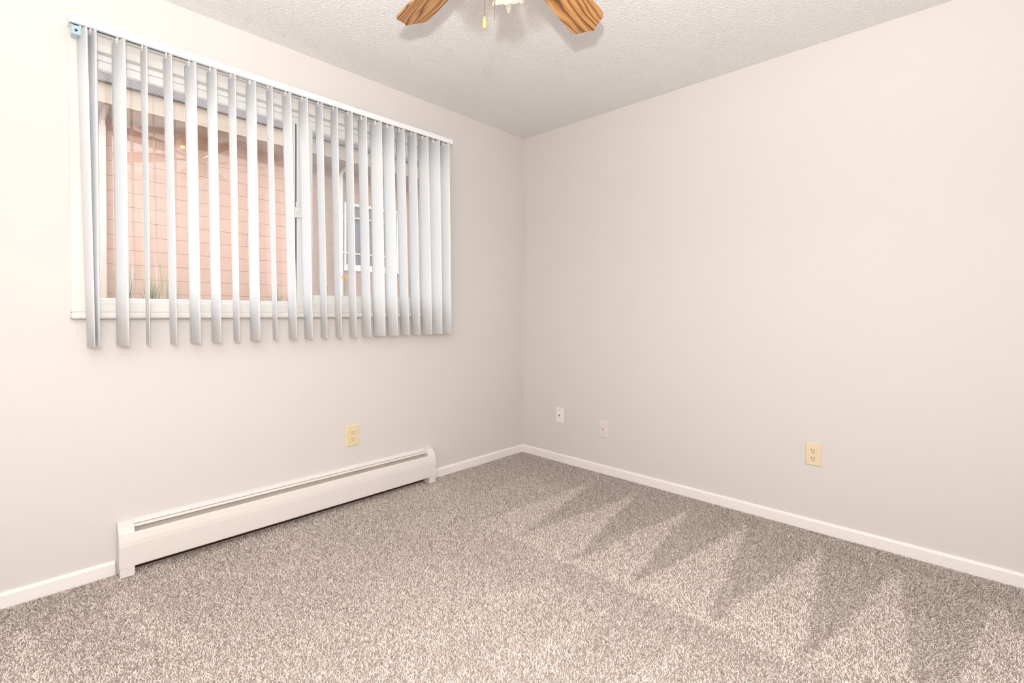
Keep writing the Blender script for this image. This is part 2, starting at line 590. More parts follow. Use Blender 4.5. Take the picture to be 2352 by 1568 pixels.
# ------------------------------------------------------------------ carpet pile
def carpet():
    rng = np.random.default_rng(4)
    PX, PY = [], []
    # fine pile where it can be seen closely, coarser pile on the floor behind the viewer
    for sp, near in ((0.0042, True), (0.0085, False)):
        x = np.arange(0.012, XB - 0.002, sp)
        y = np.arange(YF + 0.014, -0.012, sp)
        gx, gy = np.meshgrid(x, y)
        gx = (gx + rng.uniform(-.5, .5, gx.shape) * sp).ravel()
        gy = (gy + rng.uniform(-.5, .5, gy.shape) * sp).ravel()
        keep = ((2.58 - gx) * 0.69 + (gy + 2.834) * 0.7235 > 1.15) == near
        PX.append(gx[keep])
        PY.append(gy[keep])
    fine = np.concatenate([np.ones(len(PX[0])), np.full(len(PX[1]), 1.7)])
    X, Y = np.concatenate(PX), np.concatenate(PY)
    n = len(X)

    def smooth_noise(fx, fy, seed, octs=3):
        r = np.random.default_rng(seed)
        out = np.zeros(n)
        amp = 1.0
        tot = 0
        for k in range(octs):
            s = 2.0 ** k
            gw, gh = int(4 * fx * s) + 4, int(4 * fy * s) + 4
            G = r.uniform(-1, 1, (gh, gw))
            u = X * fx * s
            v = (Y - YF) * fy * s
            i = np.floor(u).astype(int)
            j = np.floor(v).astype(int)
            a, b = u - i, v - j
            a = a * a * (3 - 2 * a)
            b = b * b * (3 - 2 * b)
            i = np.clip(i, 0, gw - 2)
            j = np.clip(j, 0, gh - 2)
            out += amp * ((G[j, i] * (1 - a) + G[j, i + 1] * a) * (1 - b) + (G[j + 1, i] * (1 - a) + G[j + 1, i + 1] * a) * b)
            tot += amp
            amp *= 0.55
        return out / tot

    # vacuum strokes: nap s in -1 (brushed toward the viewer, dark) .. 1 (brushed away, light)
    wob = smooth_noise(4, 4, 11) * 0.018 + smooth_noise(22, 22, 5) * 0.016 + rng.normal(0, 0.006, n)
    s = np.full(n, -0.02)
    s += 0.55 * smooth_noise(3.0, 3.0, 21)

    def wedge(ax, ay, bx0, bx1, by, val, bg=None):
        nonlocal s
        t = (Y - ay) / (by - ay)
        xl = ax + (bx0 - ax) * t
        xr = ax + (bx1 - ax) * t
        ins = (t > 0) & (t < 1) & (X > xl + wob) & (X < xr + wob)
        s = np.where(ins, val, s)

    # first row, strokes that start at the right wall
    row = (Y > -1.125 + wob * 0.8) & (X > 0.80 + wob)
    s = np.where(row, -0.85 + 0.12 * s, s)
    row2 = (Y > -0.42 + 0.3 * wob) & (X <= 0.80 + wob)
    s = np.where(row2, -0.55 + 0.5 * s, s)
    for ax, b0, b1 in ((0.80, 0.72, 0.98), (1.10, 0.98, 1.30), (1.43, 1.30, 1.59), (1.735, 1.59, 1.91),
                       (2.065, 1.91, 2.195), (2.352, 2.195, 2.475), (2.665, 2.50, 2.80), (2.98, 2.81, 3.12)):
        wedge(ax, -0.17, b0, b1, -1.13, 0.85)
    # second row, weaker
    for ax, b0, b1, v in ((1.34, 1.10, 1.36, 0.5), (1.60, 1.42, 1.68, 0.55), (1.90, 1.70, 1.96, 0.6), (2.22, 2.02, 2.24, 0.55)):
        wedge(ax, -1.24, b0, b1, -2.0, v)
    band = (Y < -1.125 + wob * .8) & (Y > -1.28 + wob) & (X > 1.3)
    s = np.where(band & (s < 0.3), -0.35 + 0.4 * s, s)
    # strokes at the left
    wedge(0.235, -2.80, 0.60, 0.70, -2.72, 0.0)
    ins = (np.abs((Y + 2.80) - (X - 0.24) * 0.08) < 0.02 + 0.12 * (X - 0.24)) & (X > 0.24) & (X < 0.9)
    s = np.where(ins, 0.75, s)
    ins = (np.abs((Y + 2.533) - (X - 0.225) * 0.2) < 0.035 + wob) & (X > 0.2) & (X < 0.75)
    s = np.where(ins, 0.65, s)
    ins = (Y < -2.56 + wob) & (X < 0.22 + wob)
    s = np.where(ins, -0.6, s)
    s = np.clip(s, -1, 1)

    hgt = rng.uniform(0.0030, 0.0056, n)
    yaw = rng.uniform(0, 2 * np.pi, n)
    lean = rng.uniform(0.35, 1.0, n) * 0.0085
    # nap direction: away from the room's entrance side for light strokes, back for dark
    dx = s * (-0.45) * 0.0018 + np.cos(yaw) * lean
    dy = s * 0.9 * 0.0018 + np.sin(yaw) * lean
    w = rng.uniform(0.0009, 0.0015, n) * fine
    face = yaw + np.pi / 2 + rng.uniform(-.6, .6, n)
    wx, wy = np.cos(face) * w, np.sin(face) * w
    z0 = np.full(n, -0.007)
    zm = z0 + hgt * 0.6
    zt = z0 + hgt
    V = np.empty((n, 6, 3), np.float32)
    for k, (fx, zz, ww) in enumerate(((0.0, z0, 1.0), (0.45, zm, 1.1), (1.0, zt, 0.7))):
        V[:, 2 * k, 0] = X + dx * fx - wx * ww
        V[:, 2 * k, 1] = Y + dy * fx - wy * ww
        V[:, 2 * k, 2] = zz
        V[:, 2 * k + 1, 0] = X + dx * fx + wx * ww
        V[:, 2 * k + 1, 1] = Y + dy * fx + wy * ww
        V[:, 2 * k + 1, 2] = zz
    V[:, :, 0] = np.clip(V[:, :, 0], 0.0125, XB - 0.001)
    V[:, :, 1] = np.clip(V[:, :, 1], YF + 0.0125, -0.0125)
    base = (np.arange(n) * 6)[:, None]
    F = np.concatenate([base + np.array([0, 1, 3, 2]), base + np.array([2, 3, 5, 4])], 1).reshape(-1, 4)
    me = bpy.data.meshes.new('carpet_pile')
    nf = len(F)
    me.vertices.add(n * 6)
    me.vertices.foreach_set('co', V.ravel())
    me.loops.add(nf * 4)
    me.loops.foreach_set('vertex_index', F.astype(np.int32).ravel())
    me.polygons.add(nf)
    me.polygons.foreach_set('loop_start', np.arange(0, nf * 4, 4, dtype=np.int32))
    me.polygons.foreach_set('loop_total', np.full(nf, 4, np.int32))
    me.update()
    # yarn colours: heathered beige, taupe and a few dark flecks
    pal = np.array([(0.775, 0.69, 0.63), (0.71, 0.62, 0.56), (0.62, 0.53, 0.475), (0.84, 0.77, 0.715), (0.47, 0.385, 0.335)])
    pick = rng.choice(5, n, p=[0.34, 0.30, 0.16, 0.13, 0.07])
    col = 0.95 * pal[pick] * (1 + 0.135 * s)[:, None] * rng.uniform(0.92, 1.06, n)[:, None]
    col = np.clip(col, 0, 0.97)
    col4 = np.ones((n, 6, 4), np.float32)
    col4[:, :, :3] = col[:, None, :]
    at = me.color_attributes.new('yarn', 'FLOAT_COLOR', 'POINT')
    at.data.foreach_set('color', col4.ravel())
    return tag(link('carpet_pile', me, 'carpet_yarn'), 'short beige and taupe carpet pile with vacuum stroke marks', 'carpet', kind='stuff')


carpet()

# ------------------------------------------------------------------ window
W = tag(empty('window_1', (0, OY0, OZ0)), 'white sliding window behind the vertical blind', kind='structure')


def wpart(o, label=None):
    o.parent = W
    o.matrix_parent_inverse = Matrix.Translation((0, -OY0, -OZ0))
    if label:
        o['label'] = label
    return o


bm = bmesh.new()
ring_frame(bm, -0.13, 0.005, OY0, OY1, OZ0 + 0.028, OZ1, 0.050, 0.050, 0.036, 0.030)
wpart(link('jamb', bm, 'window_wood'))
bm = bmesh.new()
box(bm, -0.13, 0.032, OY0 - 0.002, OY1 + 0.002, OZ0, OZ0 + 0.028, 0.009, 4)
wpart(link('sill', bm, 'window_wood', None, False))
# vinyl frame set back in the jamb
bm = bmesh.new()
ring_frame(bm, -0.125, -0.028, OY0 + 0.050, OY1 - 0.050, OZ0 + 0.064, OZ1 - 0.030, 0.028, 0.028, 0.010, 0.022)
ring_frame(bm, -0.066, -0.040, OY0 + 0.078, OY1 - 0.078, OZ0 + 0.074, OZ1 - 0.052, 0.012, 0.010, 0.012, 0.032)
wpart(link('frame', bm, 'window_vinyl'))
# fixed left light: stile at the meeting line and its pane
wpart(boxo('meeting_stile', (-0.075, -0.046, -1.776, -1.7495, 1.130, 2.093), 'window_vinyl', None, 0.002))
wpart(boxo('gasket', (-0.078, -0.047, -1.7495, -1.7450, 1.135, 2.094), 'gasket'))
wpart(boxo('pane', (-0.062, -0.056, -2.556, -1.772, 1.138, 2.086), 'pane_glass'), 'clear fixed pane reflecting the room')
# sliding right sash
S = wpart(empty('sash'))
bm = bmesh.new()
ring_frame(bm, -0.082, -0.042, -1.745, OY1 - 0.086, 1.125, 2.100, 0.086, 0.050, 0.052, 0.030)
so = link('sash_frame', bm, 'window_vinyl'); so.parent = S
so = boxo('pane', (-0.078, -0.072, -1.662, -0.93, 1.172, 2.072), 'pane_glass'); so.parent = S
so['label'] = 'clear pane of the sliding sash'
bm = bmesh.new()
box(bm, -0.044, -0.026, -1.758, -1.720, 1.585, 1.640, 0.004)
box(bm, -0.032, -0.018, -1.772, -1.742, 1.600, 1.616, 0.004)
box(bm, -0.040, -0.028, -1.752, -1.738, 1.640, 1.668, 0.003)
so = link('latch', bm, 'window_vinyl'); so.parent = S
S.location = (0, -OY0, -OZ0)
S.matrix_parent_inverse = Matrix.Identity(4)
S.location = (0, 0, 0)
S.matrix_parent_inverse = Matrix.Translation((0, -OY0, -OZ0))
wpart(boxo('insect_screen', (-0.1135, -0.1125, -1.70, -0.90, 1.135, 2.09), 'screen_mesh'), 'grey insect screen outside the sliding sash')

# ------------------------------------------------------------------ vertical blind
B = tag(empty('vertical_blind', (0.083, -1.726, 2.175)), 'white vertical blind with many slats hanging over the window', 'blind')


def bpart(o, par=None):
    o.parent = par or B
    o.matrix_parent_inverse = Matrix.Translation((-0.083, 1.726, -2.175)) if par is None else Matrix.Identity(4)
    return o


RX0, RX1, RZ0, RZ1, RY0, RY1 = 0.060, 0.104, 2.176, 2.206, -2.650, -0.803
bm = bmesh.new()
pr = [(RX0, RZ0), (0.074, RZ0), (0.074, RZ0 + 0.004), (RX0 + 0.004, RZ0 + 0.004), (RX0 + 0.004, RZ1 - 0.004), (RX1 - 0.002, RZ1 - 0.004),
      (RX1 - 0.002, RZ0 + 0.004), (0.090, RZ0 + 0.004), (0.090, RZ0), (RX1 - 0.001, RZ0), (RX1, RZ0 + 0.001), (RX1, RZ1 - 0.003),
      (RX1 - 0.003, RZ1), (RX0, RZ1)]
extrude_profile(bm, pr, 'y', RY0, RY1)
hr = bpart(link('headrail', bm, 'rail_white'))
bm = bmesh.new()
box(bm, 0.070, 0.096, RY0 + 0.01, RY1 - 0.01, RZ0 + 0.005, RZ0 + 0.008)
bpart(link('track_channel', bm, 'slot_dark'))
bm = bmesh.new()
tube(bm, [(0.082, RY0 + 0.01, RZ0 + 0.001), (0.082, RY1 - 0.01, RZ0 + 0.001)], 0.003, 8)
bpart(link('tilt_rod', bm, 'steel', None, True))
for y in (RY0, RY1):
    bpart(boxo('end_cap', (RX0 - 0.001, RX1 + 0.0012, y - 0.003, y + 0.003, RZ0 - 0.001, RZ1 + 0.001), 'rail_white', None, 0.001))
for y in (RY0 + 0.022, -1.470, RY1 - 0.03):
    bm = bmesh.new()
    box(bm, 0.0, 0.100, y - 0.012, y + 0.012, RZ1 + 0.0005, RZ1 + 0.0025, 0.0005)
    box(bm, 0.0, 0.003, y - 0.012, y + 0.012, RZ1 - 0.03, RZ1 + 0.0025, 0.0005)
    bpart(link('bracket', bm, 'steel' if y > -2.5 else 'rail_white'))
# clear cord anchor at the left end
bm = bmesh.new()
box(bm, 0.052, 0.092, -2.644, -2.612, 2.138, 2.172, 0.004)
an = bpart(link('cord_anchor', bm, 'clear_plastic'), None)
bm = bmesh.new()
lathe(bm, [(0.0045, 0), (0.0045, 0.002)], 12, mtx=Matrix.Translation((0.0915, -2.630, 2.152)) @ Matrix.Rotation(R(90), 4, 'Y'))
bpart(link('anchor_hole', bm, 'slot_dark'), an)

SL = ((-2.6119, 14.9, -2.5912, 10.6), (-2.5827, 11.0, -2.5764, 8.9), (-2.5020, 21.2, -2.4930, 19.3), (-2.4205, 5.2, -2.4094, -2.2),
      (-2.3387, 9.4, -2.3212, 5.2), (-2.2560, 16.3, -2.2397, 12.9), (-2.1745, 10.7, -2.1576, 9.7), (-2.0923, 3.9, -2.0743, -0.5),
      (-2.0104, 10.6, -1.9933, 10.4), (-1.9274, -1.3, -1.9019, -7.1), (-1.8452, 6.3, -1.8154, 3.4), (-1.7629, 7.1, -1.7354, 2.9),
      (-1.6800, -1.1, -1.6530, -3.9), (-1.5978, -2.1, -1.5713, -4.4), (-1.5148, 0.1, -1.4877, -3.2), (-1.4333, 4.0, -1.4052, 3.2),
      (-1.3481, 16.9, -1.3238, 18.9), (-1.2683, 14.7, -1.2360, 13.1), (-1.1862, 3.1, -1.1511, 1.2), (-1.1019, 1.6, -1.0718, 2.0),
      (-1.0183, 8.5, -0.9871, 10.3), (-0.9370, 21.5, -0.9094, 14.4), (-0.8571, 15.8, -0.8344, 10.5))
SX, SA, SAG = 0.083, 0.0445, 0.0055
ZT, ZB = 2.166, 0.948
for i, (yt, pt, yb, pb) in enumerate(SL):
    bm = bmesh.new()
    NZ, NU = 5, 8
    grid = {}
    for side in (0, 1):
        for j in range(NZ + 1):
            t = j / NZ
            z = ZT + (ZB - ZT) * t
            tt = (2.1 - z) / (2.1 - 0.96)
            y = yt + (yb - yt) * tt
            ph = R(pt + (pb - pt) * tt)
            for k in range(NU + 1):
                u = -1 + 2 * k / NU
                bulge = SAG * (1 - u * u) + (0.0005 if side else -0.0005)
                px = SX + SA * u * math.cos(ph) + bulge * math.sin(ph)
                py = y + SA * u * math.sin(ph) - bulge * math.cos(ph)
                grid[side, j, k] = bm.verts.new((px, py, z))
    for j in range(NZ):
        for k in range(NU):
            bm.faces.new([grid[1, j, k], grid[1, j, k + 1], grid[1, j + 1, k + 1], grid[1, j + 1, k]])
            bm.faces.new([grid[0, j, k], grid[0, j + 1, k], grid[0, j + 1, k + 1], grid[0, j, k + 1]])
        for k in (0, NU):
            bm.faces.new([grid[0, j, k], grid[1, j, k], grid[1, j + 1, k], grid[0, j + 1, k]])
    for k in range(NU):
        for j in (0, NZ):
            bm.faces.new([grid[0, j, k], grid[0, j, k + 1], grid[1, j, k + 1], grid[1, j, k]])
    so = bpart(link('slat', bm, 'slat_pvc', None, True))
    # carrier stem that hooks the slat to the track
    bm = bmesh.new()
    ph = R(pt)
    tt = (2.1 - ZT) / (2.1 - 0.96)
    y = yt + (yb - yt) * tt
    c, s_ = math.cos(ph), math.sin(ph)
    y -= SAG * c
    def loc(u, v, z):
        return (SX + u * c + v * s_, y + u * s_ - v * c, z)
    def obox(u0, u1, v0, v1, z0, z1):
        vs = [bm.verts.new(loc(*q)) for q in ((u0, v0, z0), (u1, v0, z0), (u1, v1, z0), (u0, v1, z0), (u0, v0, z1), (u1, v0, z1), (u1, v1, z1), (u0, v1, z1))]
        for f in ((0, 3, 2, 1), (4, 5, 6, 7), (0, 1, 5, 4), (1, 2, 6, 5), (2, 3, 7, 6), (3, 0, 4, 7)):
            bm.faces.new([vs[q] for q in f])
    obox(-0.005, 0.005, 0.0006, 0.0018, ZT - 0.012, ZT + 0.003)
    obox(-0.008, 0.008, -0.002, 0.002, ZT + 0.001, ZT + 0.006)
    obox(-0.004, 0.004, -0.003, 0.003, ZT + 0.006, RZ0 + 0.004)
    bpart(link('carrier', bm, 'rail_white'), so)

# ------------------------------------------------------------------ baseboard heater
HT = tag(empty('baseboard_heater', (0, -1.705, 0)), 'long white metal baseboard heater under the window', 'heater')


def hpart(o, par=None):
    o.parent = par or HT
    o.matrix_parent_inverse = Matrix.Translation((0, 1.705, 0)) if par is None else Matrix.Identity(4)
    return o


HY0, HY1, CW = -2.507, -0.903, 0.053
bm = bmesh.new()
extrude_profile(bm, [(0.0, 0.100), (0.003, 0.100), (0.003, 0.194), (0.017, 0.190), (0.018, 0.193), (0.010, 0.205), (0.0, 0.209)], 'y', HY0 + 0.02, HY1 - 0.02)
hpart(link('back_plate', bm, 'heater_enamel'))
hpart(boxo('liner', (0.003, 0.0045, HY0 + 0.03, HY1 - 0.03, 0.104, 0.180), 'heater_inside'))
hpart(boxo('lower_shade_strip', (0.0005, 0.004, HY0 + 0.02, HY1 - 0.02, -0.004, 0.100), 'heater_gap_shade'))  # added dark strip that paints the shade low behind the front panel
bm = bmesh.new()
extrude_profile(bm, [(0.0205, 0.1895), (0.0215, 0.1905), (0.034, 0.1845), (0.0335, 0.1825), (0.027, 0.1805), (0.0265, 0.182), (0.030, 0.184)], 'y', HY0 + CW - 0.005, HY1 - CW + 0.005)
hpart(link('damper', bm, 'heater_enamel'))
bm = bmesh.new()
extrude_profile(bm, [(0.0555, 0.168), (0.0575, 0.1705), (0.0610, 0.160), (0.0660, 0.138), (0.0680, 0.120), (0.0680, 0.036), (0.0655, 0.032), (0.0585, 0.032),
                     (0.0585, 0.034), (0.0660, 0.0345), (0.0662, 0.120), (0.0640, 0.138), (0.0590, 0.159)], 'y', HY0 + CW - 0.004, HY1 - CW + 0.004)
hpart(link('front_panel', bm, 'heater_enamel'))
cap = [(0.0, 0.034), (0.0695, 0.034), (0.0700, 0.120), (0.0680, 0.138), (0.0600, 0.172), (0.0520, 0.186), (0.034, 0.202), (0.014, 0.2105), (0.0, 0.2115)]
for y0, y1 in ((HY0, HY0 + CW), (HY1 - CW, HY1)):
    bm = bmesh.new()
    extrude_profile(bm, cap, 'y', y0, y1)
    eg = [e for e in bm.edges if abs(e.verts[0].co.y - e.verts[1].co.y) < 1e-6]
    bmesh.ops.bevel(bm, geom=eg, offset=0.0015, segments=2, affect='EDGES')
    ec = hpart(link('end_cap', bm, 'heater_enamel'))
    hpart(boxo('foot', (0.003, 0.0675, y0 + 0.003, y1 - 0.001, -0.006, 0.033), 'heater_enamel', None, 0.0015), ec)
bm = bmesh.new()
tube(bm, [(0.034, HY0 + 0.02, 0.080), (0.034, HY1 - 0.02, 0.080)], 0.011, 10)
hpart(link('pipe', bm, 'copper', None, True))
bm = bmesh.new()
for k in range(90):
    y = HY0 + 0.09 + k * (HY1 - HY0 - 0.18) / 89
    box(bm, 0.010, 0.056, y, y + 0.0006, 0.050, 0.112)
tag(hpart(link('fins', bm, 'heater_fin')), kind='stuff')


# ------------------------------------------------------------------ wall plates
def frame_to(root, origin, right, out):
    """orient an Empty: local x = right along the wall, y = up, z = out of the wall"""
    r, n = Vector(right), Vector(out)
    u = n.cross(r)
    root.matrix_basis = Matrix(((r.x, u.x, n.x, origin[0]), (r.y, u.y, n.y, origin[1]), (r.z, u.z, n.z, origin[2]), (0, 0, 0, 1)))


def plate(root, w, h, m, t=0.0055):
    bm = bmesh.new()
    lo = [(-w / 2, -h / 2), (w / 2, -h / 2), (w / 2, h / 2), (-w / 2, h / 2)]
    i = 0.004
    a = [bm.verts.new((x, y, 0)) for x, y in lo]
    b = [bm.verts.new((x, y, t * 0.45)) for x, y in lo]
    c = [bm.verts.new((x - math.copysign(i, x), y - math.copysign(i, y), t)) for x, y in lo]
    for p, q in ((a, b), (b, c)):
        for k in range(4):
            bm.faces.new((p[k], p[(k + 1) % 4], q[(k + 1) % 4], q[k]))
    bm.faces.new(a[::-1])
    bm.faces.new(c)
    return link('cover_plate', bm, m, root)


def disc(name, r, z0, z1, x, y, m, par, n=20, flat=None):
    bm = bmesh.new()
    pts = []
    for k in range(n):
        t = 2 * math.pi * k / n
        px, py = r * math.cos(t), r * math.sin(t)
        if flat:
            py = max(-flat, min(flat, py))
        pts.append((px, py))
    A = [bm.verts.new((px + x, py + y, z0)) for px, py in pts]
    Bv = [bm.verts.new((px + x, py + y, z1 - 0.0006)) for px, py in pts]
    D = [bm.verts.new((px * 0.95 + x, py * 0.95 + y, z1)) for px, py in pts]
    for p, q in ((A, Bv), (Bv, D)):
        for k in range(n):
            bm.faces.new((p[k], p[(k + 1) % n], q[(k + 1) % n], q[k]))
    bm.faces.new(A[::-1])
    bm.faces.new(D)
    return link(name, bm, m, par)


def outlet(origin, right, out, w, h, m, label):
    o = tag(empty('wall_outlet'), label, 'outlet', 'ivory duplex outlets')
    frame_to(o, origin, right, out)
    plate(o, w, h, m)
    T1 = 0.0055
    for s in (1, -1):
        rc = disc('receptacle', 0.0172, T1 - 0.001, T1 + 0.0022, 0, 0.0195 * s, m, o, 28, 0.0142)
        for dx, hh in ((-0.0064, 0.0088), (0.0064, 0.0075)):
            boxo('slot', (dx - 0.0013, dx + 0.0013, 0.0195 * s + 0.003 - hh / 2, 0.0195 * s + 0.003 + hh / 2, T1 + 0.0019, T1 + 0.0024), 'socket_dark', rc)
        disc('ground_hole', 0.0026, T1 + 0.0018, T1 + 0.0025, 0, 0.0195 * s - 0.0078, 'socket_dark', rc, 12)
    disc('screw', 0.003, T1 - 0.001, T1 + 0.0008, 0, 0, m, o, 14)
    return o


outlet((0, -1.447, 0.380), (0, 1, 0), (1, 0, 0), 0.078, 0.120, 'plate_ivory', 'ivory duplex outlet on the window wall above the heater')
outlet((1.989, 0, 0.380), (1, 0, 0), (0, -1, 0), 0.071, 0.114, 'plate_ivory_pale', 'ivory duplex outlet on the blank wall')

o = tag(empty('cable_jack'), 'small white wall plate with a metal cable connector nearest the corner', 'wall plate')
frame_to(o, (0.3695, 0, 0.3325), (1, 0, 0), (0, -1, 0))
plate(o, 0.068, 0.112, 'plate_white')
cj = disc('nut', 0.0065, 0.005, 0.0075, 0, 0.002, 'steel', o, 6)
disc('connector', 0.0046, 0.006, 0.014, 0, 0.002, 'steel', cj, 16)
for s in (1, -1):
    disc('screw', 0.003, 0.005, 0.0065, 0, 0.0415 * s, 'steel' if s > 0 else 'plate_white', o, 12)

o = tag(empty('phone_jack'), 'wall-coloured plate with a tiny phone jack right of the white plate', 'wall plate')
frame_to(o, (0.7435, 0, 0.294), (1, 0, 0), (0, -1, 0))
plate(o, 0.070, 0.110, 'plate_greige')
jf = boxo('jack_face', (-0.0075, 0.0075, -0.007, 0.009, 0.005, 0.0062), 'plate_greige', o, 0.0004)
bm = bmesh.new()
vs = [bm.verts.new(q) for q in ((-0.0045, 0.0045, 0.0065), (0.0045, 0.0045, 0.0065), (0.002, -0.004, 0.0065), (-0.002, -0.004, 0.0065))]
bm.faces.new(vs[::-1])
bmesh.ops.solidify(bm, geom=bm.faces[:], thickness=0.0008)
link('jack_opening', bm, 'socket_dark', jf)

# ------------------------------------------------------------------ ceiling fan
FX, FY, FZ = 1.551, -1.801, 2.234
F = tag(empty('ceiling_fan', (FX, FY, H)), 'brass ceiling fan with five oak blades and glass light shades', 'ceiling fan')
dz = H - FZ   # blades hang this far below the ceiling; children use fan-local coordinates


def fpart(o, par=None):
    o.parent = par or F
    return o


bm = bmesh.new()
lathe(bm, [(0.075, 0.0), (0.078, -0.012), (0.062, -0.034), (0.05, -0.045)], 28)
fpart(link('canopy', bm, 'brass', None, True))
bm = bmesh.new()
lathe(bm, [(0.05, -0.045), (0.10, -0.056), (0.135, -0.080), (0.14, -0.115), (0.13, -0.150), (0.105, -0.172), (0.075, -0.185)], 32)
fpart(link('motor_housing', bm, 'brass', None, True))
bm = bmesh.new()
lathe(bm, [(0.075, -0.185), (0.092, -0.195), (0.092, -0.215), (0.06, -0.225), (0.052, -0.235), (0.052, -0.280), (0.045, -0.300), (0.048, -0.305), (0.048, -0.330), (0.03, -0.345)], 28)
sw = fpart(link('switch_housing', bm, 'brass', None, True))
bm = bmesh.new()
lathe(bm, [(0.03, -0.345), (0.012, -0.355), (0.012, -0.362), (0.004, -0.372)], 18)
fpart(link('finial', bm, 'brass', None, True), sw)

BR, BHW = 0.640, 0.069
outl = []
r0 = 0.20
outl += [(r0, -0.048), (r0 + 0.02, -0.054), (BR - 0.10, -BHW)]
side = [(BR - 0.062, -BHW), (BR - 0.050, -BHW + 0.002), (BR - 0.041, -BHW + 0.008), (BR - 0.036, -BHW + 0.017), (BR - 0.028, -0.038), (BR - 0.021, -0.026), (BR - 0.012, -0.014)]
outl += side + [(BR, -0.001)] + [(a, -b) for a, b in side[::-1]] + [(BR - 0.10, BHW), (r0 + 0.02, 0.054), (r0, 0.048)]
bm = bmesh.new()
top = [bm.verts.new((x, y, 0.0035)) for x, y in outl]
bot = [bm.verts.new((x, y, -0.0035)) for x, y in outl]
n = len(outl)
for k in range(n):
    bm.faces.new((bot[k], bot[(k + 1) % n], top[(k + 1) % n], top[k]))
bm.faces.new(top)
bm.faces.new(bot[::-1])
me_blade = bpy.data.meshes.new('blade')
bmesh.ops.recalc_face_normals(bm, faces=bm.faces[:])
bm.to_mesh(me_blade)
bm.free()
bm = bmesh.new()
tube(bm, [(0.08, 0, -0.012), (0.13, 0, -0.014), (0.18, 0, -0.008)], [0.009, 0.008, 0.008], 8)
box(bm, 0.17, 0.285, -0.014, 0.014, -0.0075, -0.0036, 0.001)
box(bm, 0.20, 0.225, -0.042, 0.042, -0.0075, -0.0036, 0.001)
me_arm = bpy.data.meshes.new('blade_arm')
bmesh.ops.recalc_face_normals(bm, faces=bm.faces[:])
bm.to_mesh(me_arm)
bm.free()
for k in range(5):
    bl = fpart(link('blade', me_blade, 'oak'))
    bl.location = (0, 0, -dz)
    bl.rotation_euler = (-R(15.0), 0, R(99.81 + 72 * k))
    fpart(link('blade_arm', me_arm, 'brass'), bl)

# light kit: four fluted tulip shades with flame bulbs
def shade_mesh():
    bm = bmesh.new()
    prof = [(0.018, 0.0), (0.022, 0.008), (0.034, 0.025), (0.042, 0.050), (0.046, 0.070), (0.052, 0.083)]
    n = 96
    rings = []
    for i, (r, z) in enumerate(prof):
        ring = []
        for k in range(n):
            t = 2 * math.pi * k / n
            fl_ = 1 + (0.05 if i > 0 else 0) * math.cos(16 * t) * (0.4 + 0.6 * i / 5)
            zz = z + (0.0015 * math.cos(12 * t) if i == 5 else 0)
            ring.append(bm.verts.new((r * fl_ * math.cos(t), r * fl_ * math.sin(t), zz)))
        rings.append(ring)
    for a, b in zip(rings[:-1], rings[1:]):
        for k in range(n):
            bm.faces.new((a[k], a[(k + 1) % n], b[(k + 1) % n], b[k]))
    bmesh.ops.solidify(bm, geom=bm.faces[:], thickness=0.002)
    me = bpy.data.meshes.new('glass_shade')
    bm.to_mesh(me)
    bm.free()
    return me


me_sh = shade_mesh()
bm = bmesh.new()
lathe(bm, [(0.009, 0.005), (0.010, 0.030), (0.0155, 0.050), (0.0165, 0.062), (0.012, 0.084), (0.006, 0.101), (0.0015, 0.110)], 20)
me_bulb = bpy.data.meshes.new('bulb')
bmesh.ops.recalc_face_normals(bm, faces=bm.faces[:])
bm.to_mesh(me_bulb)
bm.free()
for k in range(4):
    a = R(126 + 90 * k)
    fit = fpart(empty('light_fitting'))
    tilt = 33
    fit.location = (0.066 * math.cos(a), 0.066 * math.sin(a), -0.297)
    fit.rotation_euler = (0, R(180 - tilt), a)
    bm = bmesh.new()
    lathe(bm, [(0.012, -0.020), (0.020, -0.012), (0.023, 0.0), (0.023, 0.010), (0.019, 0.012)], 20)
    fpart(link('socket_cup', bm, 'brass', None, True), fit)
    fpart(link('glass_shade', me_sh, 'shade_glass', None, True), fit)
    fpart(link('bulb', me_bulb, 'bulb_glass', None, True), fit)
# pull chains
def bead_chain(x, y, z0, z1, name):
    bm = bmesh.new()
    nb = int((z0 - z1) / 0.0036)
    for i in range(nb):
        z = z0 - i * 0.0036
        bmesh.ops.create_icosphere(bm, subdivisions=1, radius=0.0014, matrix=Matrix.Translation((x, y, z)))
    tube(bm, [(x, y, z0), (x, y, z1)], 0.0004, 5)
    return link(name, bm, 'brass_dark', None, True)


c1 = fpart(bead_chain(1.512 - FX, -1.838 - FY, -0.335, 1.968 - H, 'pull_chain'))
bm = bmesh.new()
kz = 1.930 - H
lathe(bm, [(0.0012, kz), (0.0045, kz + 0.0012), (0.0068, kz + 0.007), (0.0070, kz + 0.013), (0.0055, kz + 0.024), (0.0028, kz + 0.036), (0.0018, kz + 0.0385)], 20,
      mtx=Matrix.Translation((1.512 - FX, -1.838 - FY, 0)))
fpart(link('chain_knob', bm, 'knob_wood', None, True), c1)
c2 = fpart(bead_chain(1.534 - FX, -1.818 - FY, -0.335, 1.956 - H, 'pull_chain'))

# ------------------------------------------------------------------ outside
tag(boxo('ground', (-14, -T - 0.001, -9, 12, 0.6, 0.98), 'soil'), 'bare soil of the planting bed outside the window', kind='structure')
# this building's own eave above the window
bm = bmesh.new()
box(bm, -0.90, -T - 0.001, -7, 6, 2.45, 2.50)
box(bm, -0.78, -0.75, -7, 6, 2.369, 2.50)
tag(link('trim_1', bm, 'eave_paint'), 'painted eave board above the window outside', kind='structure')

XW = -6.10
N = tag(empty('neighbour_building', (XW, 0.6, 0.98)), 'pink painted concrete block building seen through the window', 'building')


